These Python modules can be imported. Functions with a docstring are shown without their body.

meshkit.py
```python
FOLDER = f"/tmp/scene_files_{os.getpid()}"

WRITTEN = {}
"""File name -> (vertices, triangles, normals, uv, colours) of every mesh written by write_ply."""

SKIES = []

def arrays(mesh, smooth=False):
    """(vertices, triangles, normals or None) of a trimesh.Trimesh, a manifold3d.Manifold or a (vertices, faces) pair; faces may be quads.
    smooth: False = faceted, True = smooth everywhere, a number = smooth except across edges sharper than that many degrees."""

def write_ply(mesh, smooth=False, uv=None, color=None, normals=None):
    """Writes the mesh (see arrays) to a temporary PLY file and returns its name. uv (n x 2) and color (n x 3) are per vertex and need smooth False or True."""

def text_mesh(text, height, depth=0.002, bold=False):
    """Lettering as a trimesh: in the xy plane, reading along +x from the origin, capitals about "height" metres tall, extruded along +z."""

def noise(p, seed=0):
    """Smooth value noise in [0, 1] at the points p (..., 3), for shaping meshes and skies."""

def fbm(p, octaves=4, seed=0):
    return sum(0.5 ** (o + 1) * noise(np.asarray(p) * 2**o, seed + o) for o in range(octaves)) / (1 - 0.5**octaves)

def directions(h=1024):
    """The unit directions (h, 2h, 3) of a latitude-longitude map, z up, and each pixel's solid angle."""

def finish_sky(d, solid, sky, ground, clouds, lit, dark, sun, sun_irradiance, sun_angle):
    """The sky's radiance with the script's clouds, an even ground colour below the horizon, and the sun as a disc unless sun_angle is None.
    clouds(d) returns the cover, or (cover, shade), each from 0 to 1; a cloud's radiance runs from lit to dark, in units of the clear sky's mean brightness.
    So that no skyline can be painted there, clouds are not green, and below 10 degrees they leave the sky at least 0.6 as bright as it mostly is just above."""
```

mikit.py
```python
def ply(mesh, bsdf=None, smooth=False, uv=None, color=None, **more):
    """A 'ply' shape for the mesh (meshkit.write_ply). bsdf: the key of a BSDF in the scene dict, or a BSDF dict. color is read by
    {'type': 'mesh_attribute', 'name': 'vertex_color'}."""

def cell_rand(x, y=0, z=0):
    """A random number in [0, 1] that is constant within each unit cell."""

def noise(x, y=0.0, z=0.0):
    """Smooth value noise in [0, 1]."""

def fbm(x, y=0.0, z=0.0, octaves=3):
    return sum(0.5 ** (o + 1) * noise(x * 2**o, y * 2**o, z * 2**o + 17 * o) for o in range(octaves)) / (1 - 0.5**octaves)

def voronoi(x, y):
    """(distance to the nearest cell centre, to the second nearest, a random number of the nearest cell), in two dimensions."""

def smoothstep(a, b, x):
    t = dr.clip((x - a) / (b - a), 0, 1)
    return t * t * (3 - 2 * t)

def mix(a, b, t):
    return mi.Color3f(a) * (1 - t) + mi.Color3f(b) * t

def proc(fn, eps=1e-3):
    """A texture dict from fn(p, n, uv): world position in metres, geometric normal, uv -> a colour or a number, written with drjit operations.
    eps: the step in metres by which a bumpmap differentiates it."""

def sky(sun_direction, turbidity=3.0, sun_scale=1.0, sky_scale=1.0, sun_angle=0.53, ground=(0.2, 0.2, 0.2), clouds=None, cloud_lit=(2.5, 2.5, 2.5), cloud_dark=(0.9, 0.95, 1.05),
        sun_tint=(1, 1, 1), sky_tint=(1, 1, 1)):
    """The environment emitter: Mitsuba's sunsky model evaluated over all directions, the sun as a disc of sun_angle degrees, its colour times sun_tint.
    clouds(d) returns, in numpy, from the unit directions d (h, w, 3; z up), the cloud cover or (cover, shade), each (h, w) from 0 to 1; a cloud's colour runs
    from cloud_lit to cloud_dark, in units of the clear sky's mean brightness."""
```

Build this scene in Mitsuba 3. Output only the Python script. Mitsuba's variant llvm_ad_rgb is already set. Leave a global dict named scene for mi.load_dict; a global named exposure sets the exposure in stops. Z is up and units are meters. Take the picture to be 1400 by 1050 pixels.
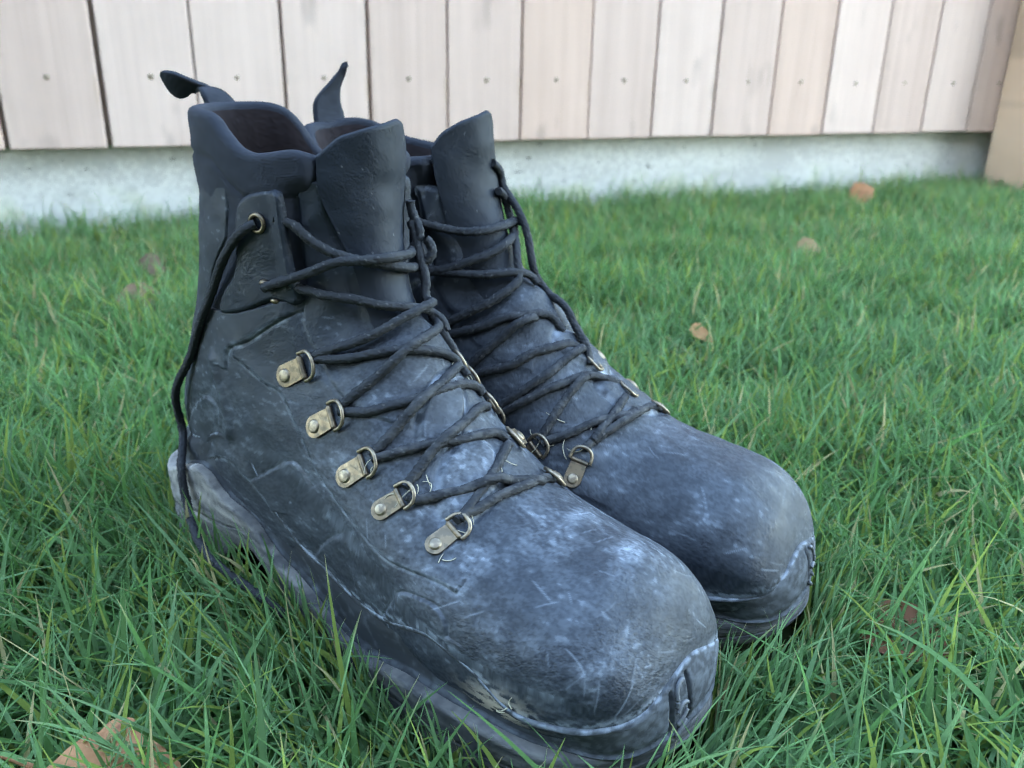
"""A pair of dusty black work boots on a lawn in front of a board fence, in open shade under a clear sky."""
import math
import numpy as np
import drjit as dr
import mitsuba as mi
import trimesh
import shapely
from scipy.interpolate import PchipInterpolator, CubicSpline
from scipy.spatial import cKDTree
import mikit
from mikit import noise, fbm, voronoi, cell_rand, smoothstep, mix, proc
from meshkit import noise as nnoise, fbm as nfbm

scene, labels = {}, {}
T = mi.ScalarTransform4f

# ------------------------------------------------------------------ camera
EYE, PITCH, ROLL, F_PX = np.array([0, 0, .265]), .36938, .021224, 1180.0
_f = np.array([0, math.cos(PITCH), -math.sin(PITCH)])
_u0 = np.cross([1.0, 0, 0], _f)
_u = -math.sin(ROLL) * np.array([1.0, 0, 0]) + math.cos(ROLL) * _u0
scene['camera'] = {
    'type': 'thinlens', 'fov': math.degrees(2 * math.atan(700 / F_PX)), 'fov_axis': 'x',
    'to_world': T().look_at(origin=EYE.tolist(), target=(EYE + _f).tolist(), up=_u.tolist()),
    'aperture_radius': .00105, 'focus_distance': .34, 'near_clip': .02, 'far_clip': 400.0}

# ------------------------------------------------------------------ light: open shade, the sun stands behind the house at the camera's back
SUN = (0.3, -1.0, 0.55)
scene['sky'] = mikit.sky(SUN, turbidity=3, sun_scale=1.0, sky_scale=1.0, ground=(.12, .14, .08), sky_tint=(1.20, 1.0, .84))
exposure = 6.92


# ------------------------------------------------------------------ helpers
def put(key, mesh, bsdf, smooth=False, **kw):
    scene[key] = mikit.ply(mesh, bsdf, smooth=smooth, **kw)
    return key


def tag(key, label=None, category=None, group=None, kind=None):
    d = {}
    for k, v in (('label', label), ('category', category), ('group', group), ('kind', kind)):
        if v:
            d[k] = v
    labels[key] = d


def numbered(base, i):
    return base if i == 0 else f'{base}_{i:03d}'


def grid_faces(n, m, wrap=False):
    """Quads of an n x m vertex grid as triangles; wrap closes the second axis."""
    i, j = np.meshgrid(np.arange(n - 1), np.arange(m if wrap else m - 1), indexing='ij')
    a, b = i * m + j, i * m + (j + 1) % m
    c, d = a + m, b + m
    return np.vstack([np.stack([a, b, d], -1).reshape(-1, 3), np.stack([a, d, c], -1).reshape(-1, 3)])


def frames(P):
    """Tangents and a twist-free normal and binormal along a polyline."""
    t = np.gradient(P, axis=0)
    t /= np.linalg.norm(t, axis=1, keepdims=True) + 1e-12
    n = np.cross(t[0], [0.3, 0.2, 0.9])
    N = []
    for k in range(len(P)):
        n = n - t[k] * (n @ t[k])
        n /= np.linalg.norm(n) + 1e-12
        N.append(n)
    N = np.array(N)
    return t, N, np.cross(t, N)


def spline(P, step):
    P = np.asarray(P, float)
    d = np.r_[0, np.cumsum(np.linalg.norm(np.diff(P, axis=0), axis=1) ** .5)]
    cs = CubicSpline(d, P)
    q = cs(np.linspace(0, d[-1], 400))
    L = np.r_[0, np.cumsum(np.linalg.norm(np.diff(q, axis=0), axis=1))]
    n = max(4, int(L[-1] / step))
    u = np.interp(np.linspace(0, L[-1], n), L, np.linspace(0, d[-1], 400))
    return cs(u)


def tube(P, r, sides=10, closed_ends=True):
    t, N, B = frames(P)
    a = np.arange(sides) * 2 * np.pi / sides
    r = np.broadcast_to(r, (len(P),))
    V = P[:, None] + r[:, None, None] * (np.cos(a)[None, :, None] * N[:, None] + np.sin(a)[None, :, None] * B[:, None])
    F = grid_faces(len(P), sides, True)[:, ::-1]
    V = V.reshape(-1, 3)
    if closed_ends:
        k = len(V)
        V = np.vstack([V, P[0], P[-1]])
        j = np.arange(sides)
        F = np.vstack([F, np.stack([np.full(sides, k), (j + 1) % sides, j], -1)[:, ::-1],
                       np.stack([np.full(sides, k + 1), k - sides + j, k - sides + (j + 1) % sides], -1)[:, ::-1]])
    m = trimesh.Trimesh(V, F, process=False)
    return m


def bevel_box(sx, sy, sz, b=.002):
    """A box centred at the origin with chamfered edges."""
    pts = []
    for ax in range(3):
        h = np.array([sx, sy, sz]) / 2 - b
        h[ax] += b
        for s in np.ndindex(2, 2, 2):
            pts.append(h * (np.array(s) * 2 - 1))
    return trimesh.convex.convex_hull(np.array(pts))


def sstep(a, b, x):
    t = np.clip((x - a) / (b - a), 0, 1)
    return t * t * (3 - 2 * t)

# ------------------------------------------------------------------ the last: one boot form in its own frame (x to the toe, z up, y to the inner side of the right foot)
# back/bottom x z, front/top x z, outer and inner half width (cm) of sections that turn round the instep
LAST = np.array([
    [32.3, 3.9, 32.3, 4.3, 1.6, 1.2], [32.0, 3.3, 32.0, 5.5, 3.2, 2.5], [31.2, 2.9, 31.1, 7.0, 4.3, 3.4], [29.8, 2.5, 29.4, 8.1, 5.1, 4.0], [27.6, 2.1, 26.8, 8.5, 5.5, 4.4],
    [25.0, 2.0, 24.2, 9.0, 5.6, 4.7], [22.3, 2.0, 22.2, 10.2, 5.4, 4.7], [19.5, 2.1, 20.4, 11.7, 5.0, 4.4], [16.0, 2.3, 19.2, 13.1, 4.6, 4.1], [11.0, 2.5, 18.2, 14.5, 4.3, 4.0],
    [6.0, 2.5, 17.4, 15.6, 4.1, 4.0], [2.4, 3.2, 16.9, 16.6, 4.0, 3.9], [0.4, 6.0, 16.5, 17.6, 4.0, 4.0], [1.3, 9.5, 16.2, 18.8, 3.9, 4.0], [3.2, 13.5, 15.9, 20.0, 3.8, 4.0],
    [4.2, 17.0, 15.7, 21.2, 3.8, 4.1], [4.6, 20.5, 15.7, 22.2, 3.7, 4.1], [4.6, 24.0, 15.7, 24.2, 3.7, 4.1]]) / 100
ROUND = np.array([[.6, .9], [.55, .9], [.5, .9], [.5, .9], [.5, .9], [.5, .95], [.5, 1], [.5, 1], [.55, 1], [.6, 1], [.7, 1], [.85, 1], [1, 1], [1, 1], [1, .95], [1, .9], [1, .9], [1, .9]])
_LAST, _ROUND = PchipInterpolator(np.arange(18), LAST), PchipInterpolator(np.arange(18), ROUND)


def last(s, phi):
    """Points of the last at section s (0 toe .. 17 collar) and angle phi (0 front/top, positive on the outer side, +-pi back/bottom)."""
    k, e = _LAST(s), _ROUND(s)
    c, sn = np.cos(phi), np.sin(phi)
    ex = np.where(c < 0, e[..., 0], e[..., 1] + np.where(sn < 0, .18 * sstep(8, 5, s), 0))
    C, S = np.sign(c) * np.abs(c) ** ex, np.sign(sn) * np.abs(sn) ** ex
    t = .5 + .5 * C
    w = np.where(sn > 0, k[..., 4], k[..., 5])
    return np.stack([k[..., 0] + (k[..., 2] - k[..., 0]) * t, -w * S, k[..., 1] + (k[..., 3] - k[..., 1]) * t], -1)


class Pose:
    """Stands a boot of the last's frame on the lawn; the left boot is mirrored, a worn shaft leans back by 'lean' metres."""

    def __init__(self, o, deg, left=False, lean=0.0):
        self.o, self.a, self.left, self.lean = np.array(o, float), math.radians(deg), left, lean
        self.d = np.array([math.cos(self.a), -math.sin(self.a), 0])
        self.l = np.array([math.sin(self.a), math.cos(self.a), 0])

    def world(self, P):
        P = np.array(P, float)
        t = np.clip((P[..., 2] - .10) / .14, 0, 1)
        x = P[..., 0] - self.lean * t * t * (3 - 2 * t)
        y = -P[..., 1] if self.left else P[..., 1]
        return x[..., None] * self.d + y[..., None] * self.l + P[..., 2:] * np.array([0, 0, 1.0]) + self.o

    def local(self, W):
        q = np.asarray(W, float) - self.o
        x, y, z = q @ self.d, q @ self.l, q[..., 2]
        t = np.clip((z - .10) / .14, 0, 1)
        return np.stack([x + self.lean * t * t * (3 - 2 * t), -y if self.left else y, z], -1)


POSES = [Pose((-.180, .472, 0), 39.3), Pose((-.1325, .5275, 0), 34.6, True, .019)]

# plan of the sole (cm): heel round to the toe on the outer side, back on the inner
PLAN = np.array([(-.25, 0), (.25, -2.2), (1.7, -3.6), (4, -4.3), (8, -4.3), (12, -4.3), (16, -4.8), (20, -5.5), (24, -6.0), (27.5, -5.9), (30, -5.1), (31.8, -3.5), (32.7, -1.4),
                 (32.85, .2), (32.5, 1.7), (31.6, 2.9), (29.8, 4.0), (27, 4.8), (24, 5.1), (20, 4.7), (15, 4.0), (10, 3.8), (5, 3.9), (1.7, 3.2), (.25, 2.0)]) / 100


def plan(n):
    P = np.vstack([PLAN, PLAN[:1]])
    t = np.r_[0, np.cumsum(np.linalg.norm(np.diff(P, axis=0), axis=1))]
    cs = CubicSpline(t, P, bc_type='periodic')
    u = np.linspace(0, t[-1], n, endpoint=False)
    p, d = cs(u), cs(u, 1)
    nn = np.stack([-d[:, 1], d[:, 0]], 1)
    nn /= np.linalg.norm(nn, axis=1)[:, None]
    if ((p - p.mean(0)) * nn).sum() < 0:
        nn = -nn
    return p, nn
# ==== END BASE

# ------------------------------------------------------------------ where the boots carry their laces, loops, seams: points in the frame of the last, in tenths of a millimetre
LACES = [[
    [(1229, -385, 1945), (1184, -425, 1914), (1107, -434, 1851), (989, -430, 1731), (869, -419, 1576), (740, -417, 1410), (577, -405, 1182), (381, -399, 926), (336, -359, 698), (496, -478, 577), (568, -510, 400), (872, -634, 360), (1073, -655, 310), (1254, -639, 280), (1412, -631, 260), (1495, -596, 200)],
    [(1298, -334, 1975), (1349, -317, 1960), (1393, -310, 1943), (1444, -282, 1890), (1529, -220, 1834), (1600, -156, 1808), (1657, -71, 1784), (1675, 35, 1757), (1609, 178, 1726), (1648, 224, 1762), (1647, 244, 1803), (1608, 228, 1849)],
    [(1237, -392, 1663), (1366, -343, 1718), (1467, -285, 1763), (1552, -236, 1804), (1640, -175, 1816), (1685, -25, 1815), (1562, 180, 1793), (1588, 220, 1847), (1542, 239, 1922), (1508, 243, 2010)],
    [(1323, -312, 1685), (1369, -300, 1677), (1413, -287, 1669), (1506, -259, 1656), (1616, -189, 1645), (1680, -137, 1626), (1734, -56, 1610), (1750, 45, 1586), (1694, 159, 1534), (1725, 188, 1517), (1754, 196, 1490), (1781, 196, 1444)],
    [(1524, 221, 1922), (1579, 210, 1831), (1629, 187, 1742), (1666, 176, 1672), (1703, 141, 1591), (1759, 129, 1599), (1773, -35, 1578), (1728, -158, 1524), (1656, -240, 1476), (1556, -297, 1432), (1482, -334, 1392)],
    [(1492, -335, 1382), (1525, -321, 1390), (1619, -291, 1404), (1735, -222, 1437), (1808, -142, 1452), (1862, -41, 1438), (1881, 75, 1399), (1892, 147, 1338), (1935, 166, 1275)],
    [(1677, -375, 1215), (1700, -355, 1240), (1745, -314, 1295), (1803, -239, 1367), (1855, -145, 1460), (1843, -12, 1486), (1784, 134, 1486), (1732, 176, 1490), (1700, 166, 1527)],
    [(1684, -377, 1208), (1734, -361, 1214), (1827, -323, 1231), (1888, -266, 1256), (1933, -199, 1269), (1962, -102, 1283), (1974, 15, 1284), (1961, 167, 1246), (1986, 214, 1187)],
    [(1900, -403, 1077), (1916, -383, 1095), (1939, -339, 1139), (1961, -271, 1203), (1986, -203, 1273), (1969, -96, 1298), (1952, -3, 1314), (1922, 93, 1331), (1863, 208, 1316)],
    [(1914, -403, 1072), (1953, -378, 1083), (2015, -319, 1108), (2076, -222, 1123), (2122, -115, 1118), (2147, 0, 1109), (2150, 101, 1091), (2185, 156, 1045)],
    [(2104, -395, 992), (2099, -369, 1012), (2103, -321, 1047), (2108, -255, 1101), (2122, -188, 1150), (2102, -84, 1160), (2076, 29, 1170), (2045, 129, 1175), (2042, 190, 1150)],
    [(2118, -400, 979), (2167, -382, 963), (2212, -326, 975), (2267, -237, 981), (2299, -170, 995), (2335, -98, 1012), (2341, -19, 971), (2362, 57, 949), (2386, 162, 912)],
    [(2330, -341, 907), (2329, -304, 919), (2349, -253, 927), (2362, -154, 942), (2372, -62, 947), (2382, 31, 942), (2373, 148, 923), (2368, 253, 881)],
    [(2195, 155, 1038), (2236, 63, 1034), (2283, -51, 1010), (2308, -137, 985), (2318, -199, 959), (2336, -273, 937), (2335, -328, 910)],
    [(1736, 167, 1486), (1784, 183, 1423), (1820, 202, 1356), (1871, 225, 1281), (1918, 244, 1205), (1981, 266, 1146)],
], [
    [(1351, 349, 1857), (1413, 311, 1831), (1466, 275, 1816), (1560, 203, 1799), (1640, 100, 1805), (1645, -84, 1816), (1663, -144, 1817), (1686, -155, 1781)],
    [(1371, 329, 1602), (1490, 272, 1623), (1584, 207, 1664), (1654, 129, 1697), (1685, 24, 1739), (1619, -119, 1759), (1638, -128, 1823)],
    [(1370, 329, 1594), (1495, 273, 1599), (1638, 194, 1597), (1736, 78, 1604), (1770, -23, 1572), (1796, -34, 1525)],
    [(1404, 359, 1309), (1524, 316, 1387), (1625, 265, 1444), (1701, 199, 1494), (1743, 129, 1536), (1754, 68, 1571), (1726, 21, 1646), (1680, -51, 1739), (1606, -116, 1806), (1570, -133, 1890), (1603, -43, 1973)],
    [(1420, 369, 1265), (1554, 331, 1325), (1675, 281, 1369), (1747, 228, 1406), (1820, 159, 1417), (1882, 38, 1407), (1914, 4, 1364), (1950, -7, 1316)],
    [(1582, -56, 2113), (1541, -157, 2022), (1578, -154, 1970), (1651, -137, 1887), (1695, -124, 1816), (1720, -111, 1724), (1738, -91, 1618), (1775, -102, 1493), (1901, -95, 1428), (1967, -76, 1345), (2030, -59, 1270), (2064, -38, 1204), (2088, -17, 1167)],
    [(1593, 381, 1143), (1623, 367, 1181), (1677, 336, 1243), (1747, 284, 1310), (1806, 239, 1374), (1846, 205, 1406), (1865, 112, 1406)],
    [(1619, 387, 1111), (1747, 347, 1174), (1845, 296, 1215), (1901, 226, 1260), (1952, 143, 1273), (1993, 7, 1270), (2022, -44, 1227), (2077, -25, 1171)],
    [(1797, 407, 993), (1824, 391, 1024), (1879, 364, 1070), (1943, 310, 1131), (1998, 228, 1181), (2016, 130, 1214), (2042, 44, 1249), (2030, -43, 1240)],
    [(1817, 410, 976), (1864, 391, 1011), (1944, 347, 1068), (2016, 269, 1114), (2061, 189, 1133), (2104, 56, 1142), (2152, -56, 1103), (2199, -137, 1054), (2239, -126, 1028)],
    [(2053, 415, 903), (2074, 369, 960), (2086, 302, 1028), (2099, 226, 1084), (2120, 157, 1139), (2118, 73, 1146)],
    [(2073, 418, 891), (2106, 392, 912), (2184, 320, 946), (2227, 243, 972), (2271, 158, 983), (2320, 40, 978), (2338, -83, 970)],
    [(2264, 339, 885), (2274, 293, 909), (2303, 214, 937), (2345, 114, 977), (2343, -40, 969), (2336, -209, 946), (2359, -297, 907)],
    [(2250, -90, 1025), (2276, 30, 1010), (2289, 142, 981), (2288, 226, 953), (2281, 290, 912)],
]]
LOOPS = [[
    [(1332, -355, 1275), (1492, -308, 1367)],
    [(1565, -390, 1106), (1709, -341, 1205)],
    [(1801, -430, 961), (1927, -367, 1065)],
    [(2033, -451, 893), (2123, -355, 973)],
    [(2307, -427, 826), (2346, -300, 881)],
], [
    [(2257, 415, 756), (2257, 318, 865)],
    [(1986, 431, 773), (2082, 376, 898)],
    [(1724, 403, 863), (1827, 374, 992)],
]]
SEAMS = {
    'panel': [(982, -394, 1291), (1067, -387, 1263), (1150, -381, 1229), (1214, -377, 1205), (1300, -374, 1191), (1416, -395, 1085), (1511, -415, 1000), (1590, -431, 925), (1675, -443, 880), (1865, -471, 799), (1993, -493, 762), (2098, -510, 737), (2238, -514, 734), (2372, -499, 733), (2482, -493, 720)],
    'arch_a': [(1989, -459, 302), (2078, -509, 430), (2123, -523, 496), (2204, -537, 615), (2245, -540, 645), (2348, -540, 662), (2425, -539, 658), (2480, -548, 626), (2497, -558, 574)],
    'arch_b': [(1385, -364, 319), (1538, -429, 471), (1630, -449, 572), (1719, -459, 650), (1784, -466, 687), (1854, -476, 698), (1905, -485, 676)],
    'arch_c': [(1064, -409, 687), (1205, -416, 781), (1334, -421, 864), (1418, -424, 900), (1498, -430, 886), (1565, -439, 829)],
    'arch_d': [(621, -365, 636), (792, -390, 709), (915, -400, 713), (1021, -406, 671), (1143, -412, 625), (1199, -412, 566)],
    'heel_oval': [(267, -271, 647), (478, -355, 865), (634, -385, 987), (704, -393, 1016), (778, -397, 999), (775, -396, 927), (721, -389, 825), (591, -366, 686)],
    'strap_low': [(922, -398, 1212), (931, -397, 1273), (960, -394, 1329), (1058, -385, 1375), (1150, -369, 1430), (1234, -349, 1488), (1370, -302, 1570)],
    'strap_top': [(781, -383, 1406), (909, -388, 1470), (986, -385, 1496), (1165, -362, 1528), (1261, -337, 1582), (1360, -302, 1627)],
    'heel_strip': [(889, -361, 2074), (917, -375, 1918), (915, -377, 1829), (823, -367, 1736), (739, -352, 1643)],
    'facing': [(1391, -294, 2085), (1390, -285, 1876), (1390, -288, 1653), (1397, -303, 1489), (1451, -304, 1411), (1512, -309, 1352), (1679, -325, 1249), (1815, -312, 1206), (1922, -271, 1181)],
    'flap': [(1092, -376, 1995), (1158, -366, 2054), (1287, -337, 2090), (1340, -319, 2082), (1353, -312, 2013), (1361, -297, 1826), (1384, -289, 1669), (1380, -295, 1613), (1349, -308, 1594), (1281, -330, 1608), (1145, -364, 1555), (997, -384, 1502), (899, -386, 1493), (926, -382, 1584), (1018, -378, 1682), (1065, -377, 1841)],
    'tongue': [(1364, -308, 2065), (1428, -267, 2163), (1482, -221, 2255), (1536, -149, 2295), (1568, -39, 2323), (1542, 151, 2335), (1475, 288, 2296), (1490, 291, 2253)],
    'lip': [(1221, -415, 575), (1275, -394, 438), (1385, -364, 319), (1739, -453, 302), (1866, -472, 307), (1990, -460, 307), (2357, -553, 469), (2482, -559, 465), (2607, -555, 427), (2784, -495, 278)],
    'eyelet': [(1222, -356, 1946), (1183, -363, 1901)],
    'hook': [(1247, -337, 1669), (1226, -343, 1689), (1256, -336, 1631)],
    'pads': [(2006, -74, 1199), (2226, -143, 1001)],
    'scuffs': [(2472, -420, 783), (2100, -366, 977), (1745, -406, 1040), (3131, -381, 572), (2624, -19, 859), (2890, 8, 821), (2203, -126, 1021), (2240, -341, 918), (791, -397, 968), (2734, -510, 662)],
}
FAR_SEAMS = {
    'scuffs': [(2346, 254, 858), (2626, 37, 857), (2498, 239, 821), (2169, 176, 1014), (2079, 300, 994)],
    'tongue': [(1447, 277, 2115), (1496, 228, 2194), (1543, 150, 2240), (1570, 15, 2286), (1555, -104, 2297)],
}
PULL_TABS = [([(420, 98, 2356), (377, 86, 2403), (328, 39, 2444), (301, -27, 2468), (265, -96, 2501), (171, -136, 2519)], [(421, -66, 2361), (400, -64, 2398), (372, -59, 2427), (297, -32, 2437), (199, -50, 2395), (153, -132, 2501)]),
    ([(468, 81, 2245), (449, 65, 2314), (444, 50, 2356), (442, 6, 2398), (468, -71, 2468), (475, -137, 2542), (490, -159, 2565)], [(493, -115, 2237), (470, -129, 2307), (465, -123, 2359), (458, -141, 2439), (477, -155, 2494), (507, -157, 2539), (501, -165, 2562)])]
INNER_RINGS = [(1866, 144, 1326), (1904, 185, 1251), (2002, 200, 1141), (2169, 165, 1019), (2367, 214, 869)]
OUTER_RINGS = [(2061, -20, 1149), (2222, -110, 1010), (2353, -242, 898)]

# ------------------------------------------------------------------ boots
def A(pts):
    return np.array(pts, float) / 1e4


def last_grid(s, phi):
    """Grid of last points with outward normals."""
    P = last(s, phi)
    ds = np.gradient(P, axis=0)
    dp = np.gradient(P, axis=1)
    n = np.cross(ds, dp)
    n /= np.linalg.norm(n, axis=-1, keepdims=True) + 1e-12
    c = P.mean(1, keepdims=True)
    if ((P - c) * n).sum() < 0:
        n = -n
    return P, n


_S, _P = np.linspace(0, 17, 300), np.linspace(-np.pi, np.pi, 360)
REF, REFN = last_grid(*np.meshgrid(_S, _P, indexing='ij'))
REF_T = cKDTree(REF.reshape(-1, 3))


def nearest(P):
    """Signed distance from the last and its outward normal at the nearest point."""
    P = np.asarray(P, float)
    _, i = REF_T.query(P)
    n = REFN.reshape(-1, 3)[i]
    return ((P - REF.reshape(-1, 3)[i]) * n).sum(-1), n


def line_field(V, N, pts, reach=.02):
    """Distance from a drawn line and on which side of it each vertex lies (+1 left of the line seen from outside)."""
    L = spline(pts, .0006)
    t = np.gradient(L, axis=0)
    t /= np.linalg.norm(t, axis=1, keepdims=True) + 1e-12
    kd = cKDTree(L)
    d, i = kd.query(V, distance_upper_bound=reach)
    far = ~np.isfinite(d)
    i[far] = 0
    q = V - L[i]
    side = (np.cross(t[i], q) * N).sum(-1)
    end = ((i == 0) & ((q * t[i]).sum(-1) < 0)) | ((i == len(L) - 1) & ((q * t[i]).sum(-1) > 0))
    d[far] = 1.0
    return d, side, end & ~far


def fx(xs, zs):
    return PchipInterpolator(np.array(xs) / 100, np.array(zs) / 100)


SOLE_BOTTOM = fx([-1, 6, 7.5, 9.5, 11.5, 13.5, 25, 28, 31, 33.6], [0, 0, 1.2, 2.4, 1.3, 0, 0, .3, 1.2, 2.2])
SOLE_RIM = fx([-1, 2, 4, 6, 8, 10, 12, 15, 18, 20, 23, 27, 30, 33.6], [4.4, 4.6, 5.4, 6.0, 4.9, 4.4, 3.2, 2.5, 1.8, 2.0, 2.7, 2.9, 2.7, 2.9])
SOLE_LIP = fx([-1, 3, 6, 8, 10, 12, 13.5, 15, 18, 20, 22, 24, 26, 28.5, 30.5, 31.6, 32.4, 33.0, 33.6], [6.4, 6.8, 7.6, 8.4, 8.3, 6.1, 5.1, 4.5, 4.0, 4.2, 4.8, 5.4, 5.0, 3.9, 4.1, 4.4, 4.8, 5.4, 5.7])
STRAP = lambda x: np.interp(x, [.0, .09, .101, .115, .128, .138], [.146, .150, .151, .156, .161, .163])


def rim_height(phi, which):
    deg = np.degrees(phi)
    out = ([-181, -150, -138, -130, -122, -110, -80, -50, -33, 33, 48, 74, 84, 96, 181], [.2350, .2350, .2325, .227, .212, .208, .212, .219, .215, .217, .2225, .2185, .2215, .2345, .2350])
    if which == 1:
        out = ([-181, -143, -125, -100, -50, -33, 33, 50, 90, 120, 133, 150, 181], [.2215, .2215, .212, .204, .212, .212, .212, .216, .210, .214, .2205, .2235, .2215])
    w = np.arange(-12, 13, 2.0)[:, None]
    return np.average(np.interp(np.asarray(deg)[None] + w, *out), axis=0, weights=np.exp(-(w[:, 0] / 7) ** 2))


def solve_s(phi, z, s0=9.0, s1=17.0):
    """The section at which the last reaches height z along each angle."""
    s = np.linspace(s0, s1, 160)
    Z = last(s[:, None], phi[None])[..., 2]
    return np.array([np.interp(z[k], np.maximum.accumulate(Z[:, k]), s) for k in range(len(phi))])


SCUFFS = [(A(SEAMS['scuffs']), [.020, .022, .028, .024, .022, .016, .020, .020, .03, .014], [.8, .5, .5, .55, 1.0, 1.0, .8, .6, .55, .8]),
          (A(FAR_SEAMS['scuffs']), [.03, .03, .03, .02, .02], [.3, .25, .3, .5, .5])]
DUST = np.array([.27, .305, .36])
LEATHER = np.array([.0062, .0090, .0150])
FABRIC = np.array([.0115, .0135, .0205])


def mirror(P):
    return np.array(P) * np.array([1, -1, 1.0])


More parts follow.
